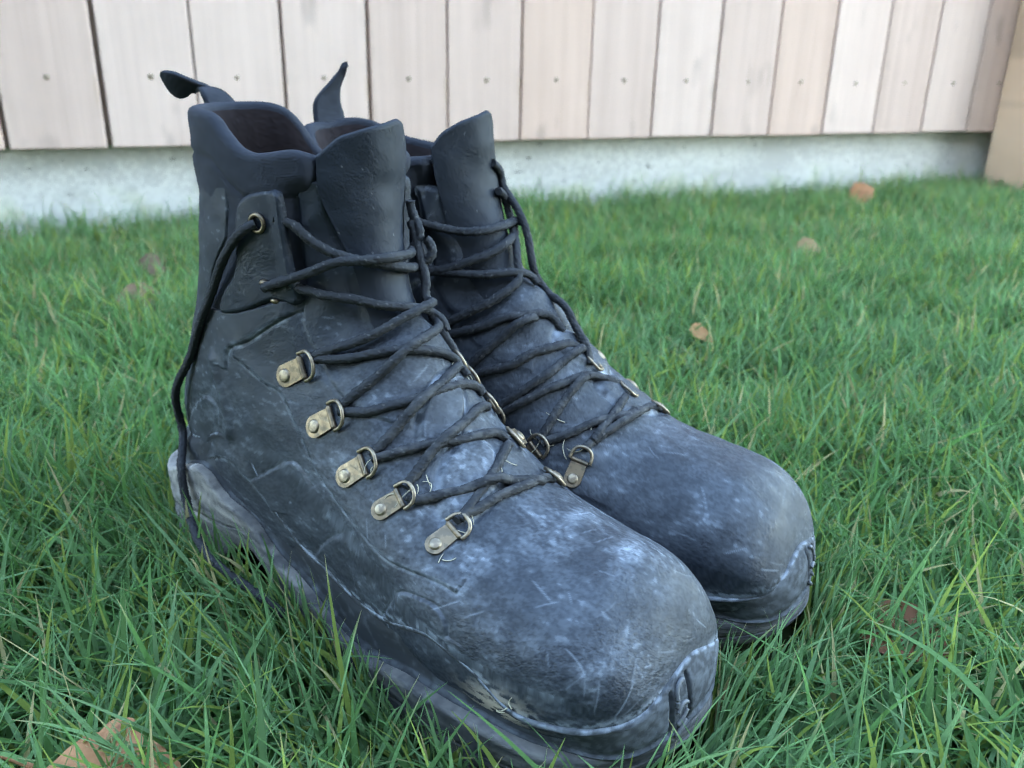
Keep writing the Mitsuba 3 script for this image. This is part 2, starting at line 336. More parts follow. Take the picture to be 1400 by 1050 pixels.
def boot(b, name):
    pose = POSES[b]
    flip = pose.left

    def add(key, V, F, bsdf, smooth=True, color=None, parent=True):
        V = pose.world(np.asarray(V).reshape(-1, 3))
        F = F[:, ::-1] if flip else F
        return put(name + '__' + key, (V, F), bsdf, smooth, **({'color': color} if color is not None else {}))

    # ---- upper
    ns, nf = (600, 500) if b == 0 else (420, 380)
    s = np.linspace(0, 17, ns) if b else np.interp(np.linspace(0, 1, ns), [0, .52, 1], [0, 7.5, 17])
    phi = np.linspace(-np.pi, np.pi, nf)
    P, N = last_grid(*np.meshgrid(s, phi, indexing='ij'))
    V, n = P.reshape(-1, 3), N.reshape(-1, 3)
    x, y, z = V.T
    SS, PP = (q.ravel() for q in np.meshgrid(s, phi, indexing='ij'))
    f = np.maximum(STRAP(x) - z, np.minimum(np.interp(z, [.15, .1676, .176, .185, .194, .21], [.075, .085, .092, .1, .102, .103]) - x, .212 - z))
    f = np.maximum(f, np.minimum(x - .1385, (.213 if b == 0 else .200) - z))
    disp = -.0006 + .0020 * sstep(-.0004, .0010, f)
    dust = np.zeros(len(V))
    K = 1 if b == 0 else .8

    def groove(pts, depth, width, step=0, dusty=0, both=True):
        nonlocal disp, dust
        for m in ((False, True) if both else (False,)):
            q = mirror(pts) if m else pts
            if m:
                q = q[::-1]
            d, side, end = line_field(V, n, q)
            disp = disp - depth * np.exp(-(d / width) ** 2)
            if step:
                disp = disp + np.where(end, 0, step * sstep(-.00045, .00045, side) * np.exp(-(d / .009) ** 2))
            if dusty:
                dust = dust + dusty * np.exp(-((d - .0006) / (width * 1.1)) ** 2) * sstep(.35, .65, nfbm(V * 260, 3, 5))

    g = {k: A(v) for k, v in SEAMS.items()}
    groove(g['panel'], .0006, .0007, .0010, .25)
    groove(g['arch_a'], .0008, .00065, -.0006, .12)
    groove(g['arch_b'], .0008, .00065, -.0006, .12)
    groove(g['arch_c'], .0008, .00065, -.0006, .12)
    groove(g['arch_d'], .0003, .0012, .0012, .25)
    groove(g['heel_oval'], .0006, .0007, -.0006, .2)
    groove(g['strap_low'], .0006, .0011, .0010, .3)
    groove(g['facing'][2:], .0006, .0008, .0006, .05)
    # soft heel fold and creases across the instep
    for pts, h, w in ((A([(820, -405, 1240), (850, -405, 1120), (880, -405, 1000), (880, -405, 880)]), .0022, .0035),
                      (A([(1850, -395, 830), (1980, -330, 1010), (2080, -220, 1080), (2150, 0, 1110)]), -.0009, .004),
                      (A([(2060, -400, 830), (2170, -330, 960), (2260, -200, 1010), (2300, 0, 1020)]), -.0008, .004)):
        for q in (pts, mirror(pts)):
            d, _, _ = line_field(V, n, q, .03)
            disp = disp + h * np.exp(-(d / w) ** 2)
    # throat between the facings: sunk, with the bellows' folds
    front = np.cos(PP) > .2
    thr = np.where(front, sstep(.033, .029, np.abs(y)) * sstep(9.2, 10.2, SS), 0)
    disp = disp - .0035 * thr
    disp = disp + np.where(front, sstep(9.5, 11, SS), 0) * (.0014 * np.exp(-((np.abs(y) - .0265 + .003 * np.sin(z * 160)) / .0028) ** 2) - .0012 * np.exp(-((np.abs(y) - .0185) / .0025) ** 2))
    # two oval pads on the tongue between the laces
    for c, r in zip(g['pads'], ((.0155, .0095), (.018, .012))):
        q = V - c
        a = q @ np.array([.62, .55, -.50])
        bb = q @ np.array([.52, -.83, .1])
        rr = np.sqrt((a / r[1]) ** 2 + (bb / r[0]) ** 2)
        near = np.linalg.norm(q, axis=1) < .03
        disp = disp + np.where(near, .0022 * sstep(1.05, .75, rr) - .0007 * np.exp(-((rr - 1.08) / .08) ** 2), 0)
        dust = dust + np.where(near, .45 * np.exp(-((rr - .98) / .12) ** 2) * sstep(.3, .6, nfbm(V * 220, 3, 9)), 0)
    # worn, uneven leather
    disp = disp + .0016 * (nfbm(V * 45, 3, 3 + b) - .5) + .0003 * (nfbm(V * 170, 3, 8) - .5)
    # ---- dust in patches, scratches and seams
    blob = np.zeros(len(V))
    for c, r, a in zip(*SCUFFS[b]):
        blob = np.maximum(blob, a * np.exp(-(np.linalg.norm(V - c, axis=1) / r) ** 2))
    p1, p2, p3 = nfbm(V * np.array([45, 80, 80]), 4, 21 + b), nfbm(V * np.array([260, 470, 470]), 4, 31 + b), nfbm(V * 900, 2, 41)
    warp = .012 * (np.stack([nfbm(V * 60, 2, 81), nfbm(V * 60, 2, 82), nfbm(V * 60, 2, 83)], 1) - .5)
    sm = nfbm((V + warp) @ np.array([[.80, -.45, .40], [.30, .88, .37], [-.52, -.17, .84]]).T * np.array([55, 130, 130]), 4, 85 + b)     # smears
    foot = sstep(11.6, 9.2, SS + 2.2 * (p1 - .5) + 2.0 * (p2 - .5))          # the dirt stops, ragged, round the ankle
    dust = dust + .012 + .04 * sstep(.35, .75, p1) + .30 * blob * sstep(.36, .68, .72 * sm + .28 * p2) * (.45 + .8 * sstep(.2, .8, p3)) * .9 + .12 * blob * sstep(.60, .72, p2) * sstep(.4, .6, sm) + foot * (.012 + .040 * (sstep(.30, .70, p3) - .5) + .05 * sstep(.4, .65, p1) * sstep(.35, .65, p2)) + .16 * sstep(.62, .75, p2) * sstep(.4, .6, p1)
    rng = np.random.default_rng(5 + b)
    hull = np.where((PP > -1.6) & (PP < 1.9) & (SS > 1) & (SS < 9))[0]
    for _ in range(70 if b == 0 else 40):          # short light scratches
        i = rng.choice(hull)
        d0 = rng.normal(size=3)
        d0 -= n[i] * (d0 @ n[i])
        d0 /= np.linalg.norm(d0)
        ln = rng.uniform(.002, .008)
        q = V - V[i]
        near = np.abs(q).max(1) < .02
        qq = q[near]
        u = qq @ d0
        w = qq @ np.cross(n[i], d0) - rng.normal(0, 9) * u ** 2
        dust[near] += rng.uniform(.05, .30) * np.exp(-(w / .00032) ** 2) * sstep(ln, ln * .6, np.abs(u)) * (np.abs(qq @ n[i]) < .006)
    # mud where the toe meets the welt
    mud = np.exp(-(np.linalg.norm((V - A([(2740, -520, 385)])[0]) * np.array([.55, 1, 1]), axis=1) / .007) ** 2) * sstep(.40, .52, p2) if b == 0 else 0
    lipd = z - SOLE_LIP(np.clip(x, -.01, .335))
    dust = dust + .35 * np.exp(-((lipd - .0015) / .0016) ** 2) * sstep(.4, .6, p2) * (SS < 9)
    dust = np.clip(dust, 0, 1)[:, None]
    tone = LEATHER * (.75 + .5 * nfbm(V * 120, 3, 77))[:, None]
    col = tone * (1 - dust) + DUST * dust
    if b == 0:
        m = np.clip(mud, 0, 1)[:, None] * .9
        col = col * (1 - m) + np.array([.36, .31, .25]) * m
    keep = f > -.0007
    F = grid_faces(ns, nf)
    # the outward side
    a, bb, c = V[F[:, 0]], V[F[:, 1]], V[F[:, 2]]
    if (np.cross(bb - a, c - a) * n[F[:, 0]]).sum() < 0:
        F = F[:, ::-1]
    F = F[keep[F].any(1)]
    used = np.unique(F)
    re = np.zeros(len(V), int)
    re[used] = np.arange(len(used))
    W = V + n * disp[:, None]
    add('upper', W[used], re[F], 'worn_leather', True, col[used])

    # ---- padded collar and lining
    nc, nt = 260, 70
    phi = np.linspace(-np.pi, np.pi, nc)
    top = solve_s(phi, rim_height(phi, b))
    t = np.linspace(0, 1, nt)[:, None]
    S0 = 12.0
    sg = S0 + (top[None] - S0) * t
    P, N = last_grid(sg, np.broadcast_to(phi, sg.shape))
    N[..., 2] *= .3
    N /= np.linalg.norm(N, axis=-1, keepdims=True)
    N[:, 0] = N[:, -1] = (N[:, 0] + N[:, -1]) / 2
    puff = .0006 - .0030 * sstep(.12, 0, t) - .0060 * sstep(.132, .140, P[..., 0]) * sstep(.216, .200, P[..., 2]) + .0020 * sstep(.70, .93, t) + .0006 * (nfbm(P * 60, 3, 12) - .5) * 4
    puff = puff - .0012 * np.exp(-(((rim_height(phi, b)[None] - P[..., 2]) - .016) / .0013) ** 2)        # stitched line under the rim
    puff = puff - .0105 * sstep(math.radians(46), math.radians(27), np.abs(phi))[None]
    rows = [P + N * puff[..., None]]
    a = np.linspace(0, np.pi, 9)[1:]
    R = .0036
    up = np.array([0, 0, 1.0])
    base = rows[0][-1]
    roll = base[None] - N[-1][None] * (R * (1 - np.cos(a)))[:, None, None] + up * (R * np.sin(a))[:, None, None]
    Vc = np.concatenate([rows[0], roll])
    Fc = grid_faces(len(Vc), nc)
    q = Vc.reshape(-1, 3)
    back = np.abs(np.tile(phi, len(Vc))) > math.radians(23)
    Fc = Fc[back[Fc].all(1)]
    tri = q[Fc]
    if (np.cross(tri[:, 1] - tri[:, 0], tri[:, 2] - tri[:, 0]) * np.concatenate([N, np.repeat(N[-1:], len(a), 0)]).reshape(-1, 3)[Fc[:, 0]]).sum() < 0:
        Fc = Fc[:, ::-1]
    tone = .8 + .4 * nfbm(q * 400, 3, 4)[:, None]
    add('collar', q, Fc, 'collar_fabric', True, FABRIC * tone)
    deep = np.linspace(0, 1, 26)[:, None]
    Pd, Nd = last_grid(top[None] + (11.2 - top[None]) * deep, np.broadcast_to(phi, (26, nc)))
    Nd[:, 0] = Nd[:, -1] = (Nd[:, 0] + Nd[:, -1]) / 2
    if (Nd[5] * N[-1]).sum() < 0:
        Nd = -Nd
    down = Pd - Nd * (.0072 + .0060 * sstep(0, .4, deep) + .0012 * np.sin(deep * 17))[..., None]
    down[0] = roll[-1]
    q = down.reshape(-1, 3)
    Fl = grid_faces(26, nc)
    Fl = Fl[(np.abs(np.tile(phi, 26)) > math.radians(26))[Fl].all(1)]
    tri = q[Fl]
    if (np.cross(tri[:, 1] - tri[:, 0], tri[:, 2] - tri[:, 0]) * np.repeat(N[-1:], 26, 0).reshape(-1, 3)[Fl[:, 0]]).sum() > 0:
        Fl = Fl[:, ::-1]
    add('lining', q, Fl, 'lining_fleece', True, np.array([.012, .0088, .0095]) * (.6 + .8 * nfbm(q * 300, 3, 6)[:, None]))

    # ---- tongue
    nt, nw = 110, 90
    ph = np.radians(np.linspace(-38, 38, nw))
    yy = last(np.full(nw, 15.5), ph)[:, 1]
    if b == 0:
        zt = np.interp(yy, [-.030, -.027, -.0235, -.017, -.006, .008, .017, .022, .026, .030], [.206, .215, .2235, .2300, .2335, .236, .2355, .232, .222, .205])
    else:
        zt = np.interp(yy, [-.030, -.022, -.015, -.009, -.004, .006, .013, .0225, .027, .031], [.19, .20, .215, .232, .2365, .2335, .2315, .226, .218, .20])
    zt = np.convolve(np.r_[np.full(4, zt[0]), zt, np.full(4, zt[-1])], np.ones(9) / 9, 'valid')
    st = solve_s(ph, zt)
    t = np.linspace(0, 1, nt)[:, None]
    sg = 9.0 + (st[None] - 9.0) * t
    pg = np.where(ph > 0, ph * (.60 + .40 * sstep(.40, .95, t)), ph * (.85 + .15 * t))
    P, N = last_grid(sg, pg)
    wide = np.abs(np.degrees(ph))[None]
    lift = -.0016 + .0016 * sstep(.45, .9, t) - .0004 * sstep(22, 37, wide) * sstep(1.0, .5, t) + .0035 * np.exp(-(wide / 16) ** 2) * sstep(.5, 1, t)
    lift = lift + .0022 * (nfbm(P * 50, 3, 61 + b) - .5)
    outer = P + N * lift[..., None]
    inner = P + N * (lift - .0026)[..., None]
    ring = np.concatenate([outer, (outer[-1:] + inner[-1:]) / 2 + up * .0008, inner[::-1]])
    Ft = grid_faces(len(ring), nw)
    q = ring.reshape(-1, 3)
    tri = q[Ft]
    if (np.cross(tri[:, 1] - tri[:, 0], tri[:, 2] - tri[:, 0])[:nt * nw] * N.reshape(-1, 3)[Ft[:nt * nw, 0] % (nt * nw)]).sum() < 0:
        Ft = Ft[:, ::-1]
    lint = sstep(.83, .88, nfbm(q * 800, 2, 18))[:, None] * .06
    add('tongue', q, Ft, 'tongue_leather', True, LEATHER * (.8 + .5 * nfbm(q * 110, 3, 71)[:, None]) + lint)

    # ---- flaps that carry the top eyelet and the speed hook
    for m in (False, True):
        poly = mirror(g['flap'])[::-1] if m else g['flap']
        edge = spline(np.vstack([poly, poly[:1]]), .0012)[:-1]
        c = edge.mean(0)
        _, nn = nearest(c[None])
        nn = nn[0] * np.array([1, 1, .2])
        nn /= np.linalg.norm(nn)
        uu = np.cross([0, 0, 1.0], nn)
        uu /= np.linalg.norm(uu)
        vv = np.cross(nn, uu)
        E2 = np.stack([(edge - c) @ uu, (edge - c) @ vv], 1)
        shp = shapely.Polygon(E2).buffer(0)
        lo, hi = E2.min(0), E2.max(0)
        gx, gy = np.meshgrid(np.arange(lo[0], hi[0], .0010), np.arange(lo[1], hi[1], .0010))
        gp = np.stack([gx.ravel(), gy.ravel()], 1)
        inside = shapely.contains_xy(shp.buffer(-.0006), gp[:, 0], gp[:, 1])
        pts = np.vstack([np.array(shp.exterior.segmentize(.001).coords)[:-1], gp[inside]])
        from scipy.spatial import Delaunay
        tri = Delaunay(pts).simplices
        cen = pts[tri].mean(1)
        tri = tri[shapely.contains_xy(shp, cen[:, 0], cen[:, 1])]
        X = c + pts[:, :1] * uu + pts[:, 1:] * vv
        for _ in range(3):
            d, dn = nearest(X)
            X = X - nn * (d / np.maximum((dn * nn).sum(1), .3))[:, None]
        de = shapely.distance(shapely.points(pts), shp.exterior)
        frontness = sstep(.128, .139, X[:, 0])
        h = .0008 + .0020 * np.sqrt(np.clip(de / .0016, 0, 1)) + .0040 * frontness * sstep(.162, .175, X[:, 2]) + .0012 * (nfbm(X * 80, 3, 9) - .5)
        X = X + nn * h[:, None]
        t0 = X[tri]
        if (np.cross(t0[:, 1] - t0[:, 0], t0[:, 2] - t0[:, 0]) @ nn).sum() < 0:
            tri = tri[:, ::-1]
        # underside, so that it reads as a thick piece
        k = len(X)
        Xb = X - nn * .0022
        be = shp.exterior.segmentize(.001)
        nb = len(np.array(be.coords)) - 1
        j = np.arange(nb)
        jn = (j + 1) % nb
        wall = np.vstack([np.stack([j, jn, jn + k], 1), np.stack([j, jn + k, j + k], 1)])
        Fh = np.vstack([tri, wall])
        q = np.vstack([X, Xb])
        key = numbered('eyelet_flap', int(m))
        add(key, q, Fh, 'worn_leather', True, LEATHER * (.9 + .6 * nfbm(q * 110, 3, 33)[:, None]) + .03 * sstep(.66, .8, nfbm(q * 500, 3, 2))[:, None])
        # brass eyelet
        e0 = mirror(g['eyelet'][:1])[0] if m else g['eyelet'][0]
        e0 = X[np.argmin(np.linalg.norm(X - e0, axis=1))]
        a = np.linspace(0, 2 * np.pi, 25)
        loop = e0 + nn * .0006 + .0036 * (np.cos(a)[:, None] * uu + np.sin(a)[:, None] * vv)
        tm = tube(loop, .0010, 8, False)
        add(key + '__eyelet', tm.vertices, tm.faces, 'brass')
        # speed hook: two lugs either side of the lace
        h0 = (mirror(g['hook']) if m else g['hook'])
        out = []
        for p0 in h0[1:]:
            p0 = X[np.argmin(np.linalg.norm(X - p0, axis=1))]
            sp = trimesh.creation.icosphere(2, 1)
            sp.vertices = p0 + nn * .0006 + (sp.vertices @ np.stack([uu * .0024, vv * .0014, nn * .0016]))
            out.append(sp)
        o = trimesh.util.concatenate(out)
        add(key + '__hook', o.vertices, o.faces, 'brass')

    # ---- sole
    npl = 1000 if b == 0 else 640
    p, pn = plan(npl)
    xx = p[:, 0]
    zb, zr, zl = SOLE_BOTTOM(xx), SOLE_RIM(xx), SOLE_LIP(xx)
    zb = np.minimum(zb, zr - .006)
    toe = sstep(.298, .320, xx)
    lo = np.zeros(npl)                                               # how far the lip has to come in to meet the upper
    for _ in range(6):
        d, dn = nearest(np.c_[p + pn * lo[:, None], zl])
        lo = lo - (d - .0014) * .8
    lo = np.clip(.0012 * sstep(.268, .300, xx) + np.convolve(np.r_[lo[-12:], lo, lo[:12]], np.ones(25) / 25, 'valid'), -.022, .008)
    rng = np.random.default_rng(11)
    arc = np.r_[0, np.cumsum(np.linalg.norm(np.diff(p, axis=0), axis=1))]
    lug = .0016 * np.sign(np.sin(arc * 2 * np.pi / .021)) * (zb < .004)

    def layer(off, zz):
        return np.stack([*(p + pn * np.broadcast_to(off, (npl,))[:, None]).T, np.broadcast_to(zz, (npl,))], 1)

    hgt = zr - zb
    L = [layer(-.012, zb + .002), layer(-.0025 - lug, zb + .0002), layer(-.0008 - lug, zb + .0012), layer(.0004 - lug * .5, zb + .22 * hgt), layer(.0010, zb + .40 * hgt), layer(.0012, zb + .50 * hgt),
         layer(.0002, zb + .53 * hgt), layer(.0014 - .0008 * toe, zb + .56 * hgt), layer(.0020 - .0015 * toe, zb + .7 * hgt), layer(.0022 - .0018 * toe, zr - .0022), layer(.0018 - .0016 * toe, zr - .0008), layer(.0008 - .0010 * toe, zr), layer(-.0030, zr + .0002)]
    L = PchipInterpolator(np.arange(len(L)), np.array(L))(np.linspace(0, len(L) - 1, 56))
    v = L.reshape(-1, 3)
    nz = nfbm(v * np.array([60, 60, 300]), 4, 51)
    v = v + np.array([1, 1, 0]) * (v - np.array([.16, 0, 0])) / .1 * ((.0010 + .0022 * sstep(.14, .05, v[:, 0])) * (nz - .5))[:, None]
    Fs = grid_faces(len(L), npl, True)
    t0 = v[Fs]
    cc = np.array([.16, 0, .02])
    if (np.cross(t0[:, 1] - t0[:, 0], t0[:, 2] - t0[:, 0]) * (t0.mean(1) - cc)).sum() < 0:
        Fs = Fs[:, ::-1]
    heel = sstep(.20, .05, v[:, 0])[:, None]
    along = np.tile(np.arange(npl) / npl, len(L))
    streak = nfbm(np.stack([along * 34, v[:, 2] * 420 + along * 26, along * 5], 1), 5, 52)[:, None]
    d = np.clip(.07 + .16 * heel + .60 * sstep(.35, .7, streak) * (.35 + .65 * heel), 0, 1)
    d = np.clip(d + .30 * (nfbm(v * 520, 3, 66)[:, None] - .5) * (.75 + .6 * heel), 0, 1)
    add('outsole', v, Fs, 'sole_rubber', True, np.array([.024, .026, .031]) * (1 - d) + np.array([.27, .255, .235]) * d)
    rec = -.0046 * (1 - toe) + .0004 * toe
    hg = zl - zr
    bump = .0012 * toe
    flute = -.0030 * toe * (np.exp(-((p[:, 1] + .0180) / .0008) ** 2) + np.exp(-((p[:, 1] + .0070) / .0008) ** 2))
    rec = rec * sstep(-.016, .0, lo) + lo * .35
    L = [layer(-.0030, zr - .001), layer(rec + .0012, zr + .0006), layer(rec + flute, zr + .10 * hg), layer(rec + flute + bump, zr + .30 * hg), layer(rec * .75 + lo * .2 + flute + bump, zr + .5 * hg), layer(rec * .40 + lo * .5 + flute + bump, zr + .72 * hg),
         layer(rec * .15 + lo * .85 + flute * .8 + bump * .5, zr + .88 * hg), layer(lo + .0002, zl - .0014), layer(lo - .0006 * toe, zl - .0002), layer(lo - .0014 - .0014 * toe, zl + .0006), layer(lo - .0065 - .002 * toe, zl - .0004)]
    L = np.array(L)
    fine = np.linspace(0, len(L) - 1, 44)
    L = PchipInterpolator(np.arange(len(L)), L)(fine)
    v = L.reshape(-1, 3)
    v[:, 2] += .0010 * (nfbm(v * 90, 3, 57) - .5)
    Fs = grid_faces(len(L), npl, True)
    t0 = v[Fs]
    if (np.cross(t0[:, 1] - t0[:, 0], t0[:, 2] - t0[:, 0]) * (t0.mean(1) - cc)).sum() < 0:
        Fs = Fs[:, ::-1]
    fz = np.repeat(fine, npl)
    edge = np.exp(-((fz - 8) / .55) ** 2)
    d = .03 + .10 * sstep(.5, .75, nfbm(v * 160, 4, 58)) + .55 * edge * sstep(.40, .62, nfbm(v * 240, 3, 59)) + .12 * np.exp(-((fz - 1) / .8) ** 2) * sstep(.45, .65, nfbm(v * 200, 3, 60))
    d = d + np.repeat(sstep(.27, .30, xx)[None], len(L), 0).ravel() * (.03 + .11 * sstep(.40, .66, nfbm(v * 420, 4, 62)))
    d = np.clip(d, 0, 1)[:, None]
    add('midsole', v, Fs, 'sole_rubber', True, np.array([.012, .0135, .016]) * (1 - d) + DUST * .95 * d)
    # worn raised lettering on the toe guard, set sideways between two grooves
    zt0, zt1 = .028, .050
    strokes = [[(.15, .72), (.3, .92), (.8, 1.0)], [(.12, .70), (.10, .60)], [(.1, .48), (.5, .60), (.9, .56)], [(.1, .24), (.45, .32), (.85, .44)], [(.1, .0), (.4, .08), (.9, .20)]]
    out = []
    guard = v[v[:, 0] > .30]
    for st_ in strokes:
        q = []
        for a_, h_ in st_:
            yz = np.array([-.0162 + .0078 * a_, zt0 + (zt1 - zt0) * h_])
            dd = ((guard[:, 1:] - yz) ** 2).sum(1)
            k = np.argmax(np.where(dd < dd.min() + .0009 ** 2, guard[:, 0], 0))
            q.append([guard[k, 0] + .0003, *yz])
        q = spline(np.array(q), .0005) if len(q) > 2 else np.linspace(q[0], q[1], 12)
        out.append(tube(q, .0009, 8))
    o = trimesh.util.concatenate(out)
    add('midsole__lettering', o.vertices, o.faces, 'scuffed_edge')

    # ---- laces
    def cord(P):
        q = spline(P, .0007)
        for _ in range(2):
            d, nn_ = nearest(q)
            q = q + nn_ * np.clip(.0020 - d, 0, .004)[:, None]
        k = np.ones(9) / 9
        pad = np.vstack([np.repeat(q[:1], 4, 0), q, np.repeat(q[-1:], 4, 0)])
        q = np.stack([np.convolve(pad[:, j], k, 'valid') for j in range(3)], 1)
        t_, N_, B_ = frames(q)
        sides = 18
        a = np.arange(sides) * 2 * np.pi / sides
        arc = np.arange(len(q)) * .0007
        w = 2 * np.pi / .0030
        r = .00208 * (1 + .10 * np.cos(3 * a[None] + w * arc[:, None]) * np.cos(3 * a[None] - w * arc[:, None]) + .10 * (nnoise(np.stack([arc * 350, arc * 0, arc * 0], 1), 3)[:, None] - .5))
        rn = N_[:, None] * np.cos(a)[None, :, None] + B_[:, None] * np.sin(a)[None, :, None]
        v = q[:, None] + rn * r[..., None]
        v = v + rn * (.0008 * (nnoise(v * 1300, 7) - .5))[..., None]
        Fk = grid_faces(len(q), sides, True)[:, ::-1]
        v = v.reshape(-1, 3)
        Fk = np.vstack([Fk, *[np.array([[o_, o_ + i_ + 1, o_ + i_]]) for o_ in (0, len(v) - sides) for i_ in range(1, sides - 1)]])
        return v, Fk
    vs, fs, k = [], [], 0
    for L in LACES[b]:
        v, F = cord(A(L))
        vs.append(v)
        fs.append(F + k)
        k += len(v)
    v, F = np.vstack(vs), np.vstack(fs)
    low = np.exp(-((v[:, 0] - .23) / .05) ** 2)
    d = np.clip(.02 + .13 * low * sstep(.4, .7, nfbm(v * 300, 3, 91)) + .25 * sstep(.74, .80, nfbm(v * 900, 2, 92)), 0, 1)[:, None]
    add('lace', v, F, 'lace_cord', True, np.array([.009, .0105, .014]) * (1 - d) + np.array([.20, .195, .19]) * d)

    # ---- lace loops: plate, rivet and ring each
    spec = []
    if b == 0:
        spec += [(A(q)[0], A(q)[1]) for q in LOOPS[0]]
        for e in A(INNER_RINGS):
            _, nn_ = nearest(e[None])
            side = np.cross(nn_[0], [.8, 0, -.6])
            side /= np.linalg.norm(side)
            side = side if side[1] > 0 else -side
            spec.append((e + side * .016 + np.array([-.003, 0, 0]), e))
    else:
        spec += [(A(q)[0], A(q)[1]) for q in LOOPS[1]]
        for e in A(OUTER_RINGS):
            _, nn_ = nearest(e[None])
            side = np.cross(nn_[0], [.8, 0, -.6])
            side /= np.linalg.norm(side)
            side = side if side[1] < 0 else -side
            spec.append((e + side * .016 + np.array([-.003, 0, 0]), e))
    for i, (rv, re_) in enumerate(spec):
        d, nn_ = nearest(np.array([rv, re_]))
        rv, re_ = rv - nn_[0] * d[0], re_ - nn_[1] * d[1]
        nrm = nn_[0] + nn_[1]
        nrm /= np.linalg.norm(nrm)
        ax = re_ - rv
        ax -= nrm * (ax @ nrm)
        ax /= np.linalg.norm(ax)
        sd = np.cross(nrm, ax)
        key = numbered('lace_loop', i)
        k = np.clip(np.linalg.norm(re_ - rv) / .0158, .95, 1.18)
        o = rv + nrm * .0016
        fr = lambda q: o + k * (q[:, :1] * ax + q[:, 1:2] * sd + q[:, 2:] * nrm)     # noqa: E731
        # the tab: rounded behind the rivet, a little narrower at the bar, folded over it
        a = np.linspace(np.pi / 2, 3 * np.pi / 2, 15)
        ol = np.vstack([np.stack([.0042 * np.cos(a), .0042 * np.sin(a)], 1), [(.0092, -.0038), (.0092, .0038)]])
        slab = trimesh.creation.extrude_polygon(shapely.Polygon(ol).buffer(.0002), .0011)
        slab.vertices[:, 2] += np.where(slab.vertices[:, 0] > .004, .0006, 0)
        bar = trimesh.creation.capsule(height=.0072, radius=.0012, count=[8, 12])
        bar.apply_transform(trimesh.transformations.rotation_matrix(np.pi / 2, [1, 0, 0]))
        bar.vertices -= (bar.vertices.max(0) + bar.vertices.min(0)) / 2
        bar.vertices += np.array([.0094, 0, .0014])
        tab = trimesh.util.concatenate([slab, bar])
        hd = np.cross(ax, sd) @ nrm
        flipf = hd < 0
        q = fr(np.array(tab.vertices))
        Ff = np.array(tab.faces)
        put_faces = Ff[:, ::-1] if flipf else Ff
        W = pose.world(q)
        put(f'{name}__{key}', (W, put_faces[:, ::-1] if flip else put_faces), 'brass', 30)
        prof = np.array([(0, .00125), (.0014, .0012), (.0022, .0010), (.0027, .0005), (.0028, 0)])[::-1]
        rvm = trimesh.creation.revolve(prof, sections=24)
        q = fr(np.array(rvm.vertices) + np.array([0, 0, .0010]))
        Ff = np.array(rvm.faces)
        Ff = Ff[:, ::-1] if flipf else Ff
        put(f'{name}__{key}__rivet', (pose.world(q), Ff[:, ::-1] if flip else Ff), 'brass_worn', 30)
        a = np.linspace(-np.pi / 2, np.pi / 2, 21)
        wire = np.stack([.0094 + .0072 * np.clip(np.cos(a), 0, 1) ** .6, .0054 * np.sin(a), .0016 + .0016 * np.cos(a)], 1)
        wire = np.nan_to_num(wire)
        wire[[0, -1], 0] = .0094
        tm = tube(fr(wire), .00085, 8)
        put(f'{name}__{key}__ring', (pose.world(np.array(tm.vertices)), np.array(tm.faces)[:, ::-1] if flip else np.array(tm.faces)), 'brass_worn', True)

    # ---- pull tab: a strap with a turn in it
    ea, eb = (spline(A(q), .0012) for q in PULL_TABS[b])
    k = 40
    ea, eb = (np.stack([np.interp(np.linspace(0, 1, k), np.linspace(0, 1, len(q)), q[:, j]) for j in range(3)], 1) for q in (ea, eb))
    w = np.linspace(0, 1, 9)[None, :, None]
    S2 = ea[:, None] * (1 - w) + eb[:, None] * w
    tn = np.cross(np.gradient(S2, axis=0), np.gradient(S2, axis=1))
    tn /= np.linalg.norm(tn, axis=-1, keepdims=True) + 1e-12
    th = .0011
    S2 = S2 + tn * (.0008 * (nfbm(S2 * 120, 2, 4) - .5))[..., None]
    loop = np.concatenate([S2 + tn * th, (S2 - tn * th)[:, ::-1]], 1)
    q = loop.reshape(-1, 3)
    Fp = grid_faces(k, 18, True)
    cap = np.array([[o_, o_ + i_ + 1, o_ + i_] for o_ in (0, (k - 1) * 18) for i_ in range(1, 17)])
    add('pull_tab', q, np.vstack([Fp, cap]), 'collar_fabric', True, FABRIC * .9 * (.8 + .4 * nfbm(q * 400, 3, 4)[:, None]))

    # ---- dry clippings caught on the laces and in the creases: thin curved straws
    rng = np.random.default_rng(40 + b)
    out = []
    sites = [(2080, -370, 905), (2130, -330, 960), (2340, -290, 890), (1930, -380, 1050), (2330, -400, 800), (2260, 0, 1000), (2740, -520, 400), (1910, 130, 1260)] if b == 0 else \
            [(2210, 340, 860), (2030, 390, 890), (2250, 200, 950), (2120, 260, 960)]
    for s0 in A(sites):
        for _ in range(rng.integers(1, 4)):
            c = s0 + rng.normal(0, .003, 3)
            d, nn_ = nearest(c[None])
            c = c + nn_[0] * (.0016 - d[0])
            dr_ = rng.normal(size=3)
            dr_ -= nn_[0] * (dr_ @ nn_[0]) * .8
            dr_ /= np.linalg.norm(dr_)
            ln = rng.uniform(.003, .011)
            bend = np.cross(nn_[0], dr_) * rng.normal(0, .35) + nn_[0] * rng.uniform(0, .3)
            u = np.linspace(-1, 1, 9)[:, None]
            q = c + dr_ * u * ln / 2 + bend * ln * (1 - u ** 2) * .5 + nn_[0] * .0004
            out.append(tube(q, np.linspace(.00026, .00014, 9), 5))
    o = trimesh.util.concatenate(out)
    W = pose.world(np.array(o.vertices))
    put(name + '__dry_clippings', (W, np.array(o.faces)[:, ::-1] if flip else np.array(o.faces)), 'straw', True)
    tag(name + '__dry_clippings', 'dry straw-coloured grass clippings stuck to the boot', kind='stuff')

# ------------------------------------------------------------------ materials
def ref(k):
    return {'type': 'ref', 'id': k}


VC = {'type': 'mesh_attribute', 'name': 'vertex_color'}


